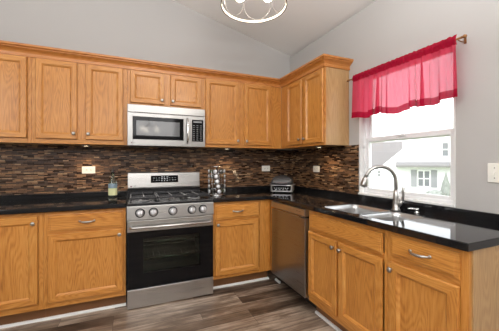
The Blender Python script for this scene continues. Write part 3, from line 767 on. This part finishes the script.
for k, z in enumerate(LEV):
    m = MB(); P = []
    for s in range(4):
        for off in (-.55, .55):
            a = tw(k)+s*PI/2+off; P.append((SX+.058*math.cos(a), SY+.058*math.sin(a), z-.0258))
    m.tube(P, .0022, 6, closed=True); obj('ring', m, CHROME, sr)
JG = mat('jar_glass', (.85, .86, .85, 1), .08, Transmission_Weight=.6)
SP = [mat('spice_'+n, c_, .8) for n, c_ in (('brown', S(84,58,38)), ('green', S(74,78,50)), ('ochre', S(120,88,50)), ('dark', S(44,36,30)), ('grey', S(92,88,82)))]
rows = ['topmost', 'second from the top', 'middle', 'second from the bottom', 'lowest']
def jar_meshes():
    out = []
    b_ = MB(); b_.lathe([(.017, -.002), (.0205, 0), (.0205, .050), (.0165, .056), (.0165, .060)], (0,0,0), 0, 20)
    l_ = MB(); l_.lathe([(.0215, .060), (.0215, .0735), (.0195, .0755), (0, .0755)], (0,0,0), 0, 24)
    return b_, l_
jar0 = None
for s, side in ((0, 'front'), (3, 'left'), (1, 'right')):
    for k, z in enumerate(LEV):
        a = tw(k)+s*PI/2
        lab = 'silver-lidded spice jar, %s in the %s column of spice rack' % (rows[4-k], side)
        loc = (SX+.016*math.cos(a), SY+.016*math.sin(a), z)
        if jar0 is None:
            jar0 = thing('spice_jar', lab, 'spice jar', loc, a, 'spice jars on the carousel')
            bm_, lm_ = jar_meshes(); jb = obj('jar_body', bm_, SP[0], jar0, local=True); jl = obj('lid', lm_, SILVERP, jar0, local=True)
        else:
            r = jar0.copy(); C.objects.link(r); r.location = loc; r.rotation_euler = (0, 0, a); r['label'] = lab
            x = jb.copy(); x.data = jb.data.copy() if (s+k) else jb.data; C.objects.link(x); x.parent = r; x.data.materials[0] = SP[(k*2+s) % 5]
            y = jl.copy(); C.objects.link(y); y.parent = r

# countertop grill
gr = thing('countertop_grill', 'silver and black countertop grill in the corner of the counter', 'grill', (-.318, -.362, CZ1), math.radians(-36))
def lobj(name, mb, m, par=gr, bevel=0): return obj(name, mb, m, par, bevel, local=True)
m = MB(); GW, GD = .128, .135
m.prism(rrect(-GW, GW, -GD, GD, .035), .012, .092); bodyg = lobj('body', m, SILVERP, bevel=.006)
m = MB(); m.prism([(-.098, .028), (.098, .028), (.106, .046), (.106, .084), (-.106, .084), (-.106, .046)], -GD-.002, -GD+.01, 1); cpn = lobj('control_panel', m, BLACKG, bodyg, .002)
m = MB()
for i in range(7): m.box(-.085+i*.025, -.085+i*.025+.013, -GD-.003, -GD-.0015, .054, .060)
for i in range(4): m.box(-.07+i*.04, -.07+i*.04+.02, -GD-.003, -GD-.0015, .036, .041)
lobj('panel_markings', m, DISPLAY, cpn)
m = MB()
def LR(i, z): return [(x, y, z) for x, y in rrect(-GW+.004+i, GW-.004-i, -GD+.004+i, GD-.004-i, .04)]
m.rings([LR(0, .0935), LR(0, .125), LR(.010, .155), LR(.035, .180), LR(.07, .188)], smooth=True); lid = lobj('lid', m, mat('dark_grey_lid', (.05, .05, .053, 1), .3))
m = MB(); m.tube([(-.060, -GD+.012, .112), (-.058, -GD-.022, .117), (-.04, -GD-.030, .118), (.04, -GD-.030, .118), (.058, -GD-.022, .117), (.060, -GD+.012, .112)], .0085, 10); lobj('lid_handle', m, GREYP, lid)
m = MB(); m.box(-.035, .045, -.03, .05, .186, .197); lobj('lid_vent', m, BLACKP, lid, .004)
for s in (-1, 1):
    m = MB(); m.box(min(s*GW, s*(GW+.020)), max(s*GW, s*(GW+.020)), -.06, .05, .084, .098); lobj('side_handle', m, GREYP, bodyg, .005)
for x in (-.09, .09):
    for y in (-.095, .095): lobj('rubber_foot', MB().lathe([(.014, .0006), (.014, .0125)], (x, y, 0), 2, 12), BLACKP, bodyg)

# ------------------------------------------------------------------ outdoors
HD = 24.; cu_, sn_ = math.cos(YAW), math.sin(YAW); lat = (412-249.5)/274.59*HD
HX, HY = -1.9623+sn_*HD+cu_*lat, -3.2075+cu_*HD-sn_*lat
gz = -1.95
g = MB(); g.prism([(.3, -30), (70, -30), (70, 60), (.3, 60)], gz-.2, gz)
struct('ground', g, mat('bright_lawn', S(150,160,120), .9))
SID = mat('white_siding', S(232,233,234), .7)
k = NT(SID); tc = k.n('ShaderNodeTexCoord'); sp = k.n('ShaderNodeSeparateXYZ'); k.l(tc.outputs['Object'], sp.inputs[0])
k.bump(k.math('FRACT', k.math('MULTIPLY', sp.outputs[2], 6.)), .25, .02)
ROOF = mat('grey_shingles', S(126,122,120), .9); SHUT = mat('grey_shutter', S(152,153,156), .6); PORCH = mat('pale_porch_shingles', S(128,126,125), .9); HGL = mat('house_window_glass', S(118,121,124), .3)
HB = YAW+math.atan((392-249.5)/274.59); HBX, HBY = math.sin(HB), math.cos(HB)
ho = thing('neighbor_house', 'white sided house with grey roof seen through the window', 'house', (HX, HY, gz), -HB)
def hp(u, v, y=0.):
    t = (u-249.5)/274.59; rx, ry = sn_+t*cu_, cu_-t*sn_
    k_ = ((HX+1.9623)*HBX+(HY+3.2075)*HBY+y)/(rx*HBX+ry*HBY)
    px, py = -1.9623+k_*rx-HX, -3.2075+k_*ry-HY
    return (px*HBY-py*HBX, 1.2576+(163-v)/274.59*k_-gz)
def hl(name, mb, m, par=ho, bevel=0): return obj(name, mb, m, par, bevel, local=True)
pts = [hp(352, 215), hp(352, 190), hp(385, 163), hp(405, 147), hp(405, 118), hp(520, 118), hp(520, 215)]
pts = [(x, max(z, 0.)) for x, z in pts]
hl('wall', MB().prism(pts, 0, 7, 1), SID)
(ra, zr0), (rb, zr1) = hp(345, 169, 7.2), hp(404.5, 142.5, 12)
m = MB(); m.rings([[(x, 7.2, zr0), (x, 7.2, zr0+.15), (x, 12, zr1+.15), (x, 12, zr1)] for x in (ra, rb)]); hl('roof', m, ROOF)
m = MB(); a0, b0_ = hp(396, 167); a1, b1_ = hp(520, 161.8)
m.rings([[(x, -.02, b0_), (x, -.9, b0_), (x, -.9, b0_+.16), (x, -.02, b1_)] for x in (a0, a1)]); hl('porch_roof', m, PORCH)
def hwin(u0, u1, v0, v1, shutters):
    x0, z1_ = hp(u0, v0); x1, z0_ = hp(u1, v1); m = MB(); w = x1-x0
    s0, s1 = (x0+w*.24, x1-w*.24) if shutters else (x0, x1)
    t = .09
    m.box(s0, s1, -.06, -.005, z0_, z0_+t).box(s0, s1, -.06, -.005, z1_-t, z1_).box(s0, s0+t, -.06, -.005, z0_+t, z1_-t).box(s1-t, s1, -.06, -.005, z0_+t, z1_-t).box(s0+t, s1-t, -.05, -.005, (z0_+z1_)/2-.04, (z0_+z1_)/2+.04)
    if w > 1.2: m.box((s0+s1)/2-.05, (s0+s1)/2+.05, -.05, -.005, z0_+t, z1_-t)
    o = hl('window', m, WHITE); hl('pane', MB().box(s0+t, s1-t, -.025, -.004, z0_+t, z1_-t), HGL, o)
    if shutters:
        for p0, p1 in ((x0, s0-.03), (s1+.03, x1)):
            mm = MB(); mm.box(p0, p1, -.05, -.004, z0_, z1_); hl('shutter', mm, SHUT)
hwin(411, 437, 170, 187.5, True); hwin(441, 449.3, 142, 157, False); hwin(376.5, 381.5, 170, 177, False)
def bush(name, label, cat, u, v0, v1, r, dep, cone, col):
    D_ = HD-dep; lat_ = (u-249.5)/274.59*D_
    x, y = -1.9623+sn_*D_+cu_*lat_, -3.2075+cu_*D_-sn_*lat_; qq = D_/274.59
    ztop = 1.2576+(163-v0)*qq
    bm = bmesh.new(); bmesh.ops.create_icosphere(bm, subdivisions=4, radius=1.)
    hgt = ztop-gz
    random.seed(5)
    for v in bm.verts:
        d = v.co.copy(); n_ = 1+.16*math.sin(9*d.x+5*d.z)*math.sin(8*d.y+7*d.z)+random.uniform(-.07, .07)
        tt = (d.z+1)/2; rad = r*((1-tt)*1.3+.05 if cone else 1.) if cone else r
        v.co = Vector((d.x*rad*n_, d.y*rad*n_*(1 if cone else .6), tt*hgt))
    m = MB(); m.bm.free(); m.bm = bm
    o = obj(name, m, mat(name+'_leaves', col, .9), None, loc=(x, y, gz), local=True); tag(o, label, cat)
bush('evergreen_shrub', 'small pointed evergreen shrub in front of the white house', 'shrub', 446, 171, 190, .42, 1.6, True, S(146,150,144))  # leaf colour is paled to grey to include the glare haze
bush('low_hedge', 'low rounded hedge below the shuttered window of the white house', 'hedge', 434, 190, 196, .95, 2.2, False, S(146,150,144))  # same paled grey, outdoor haze put into the leaf colour
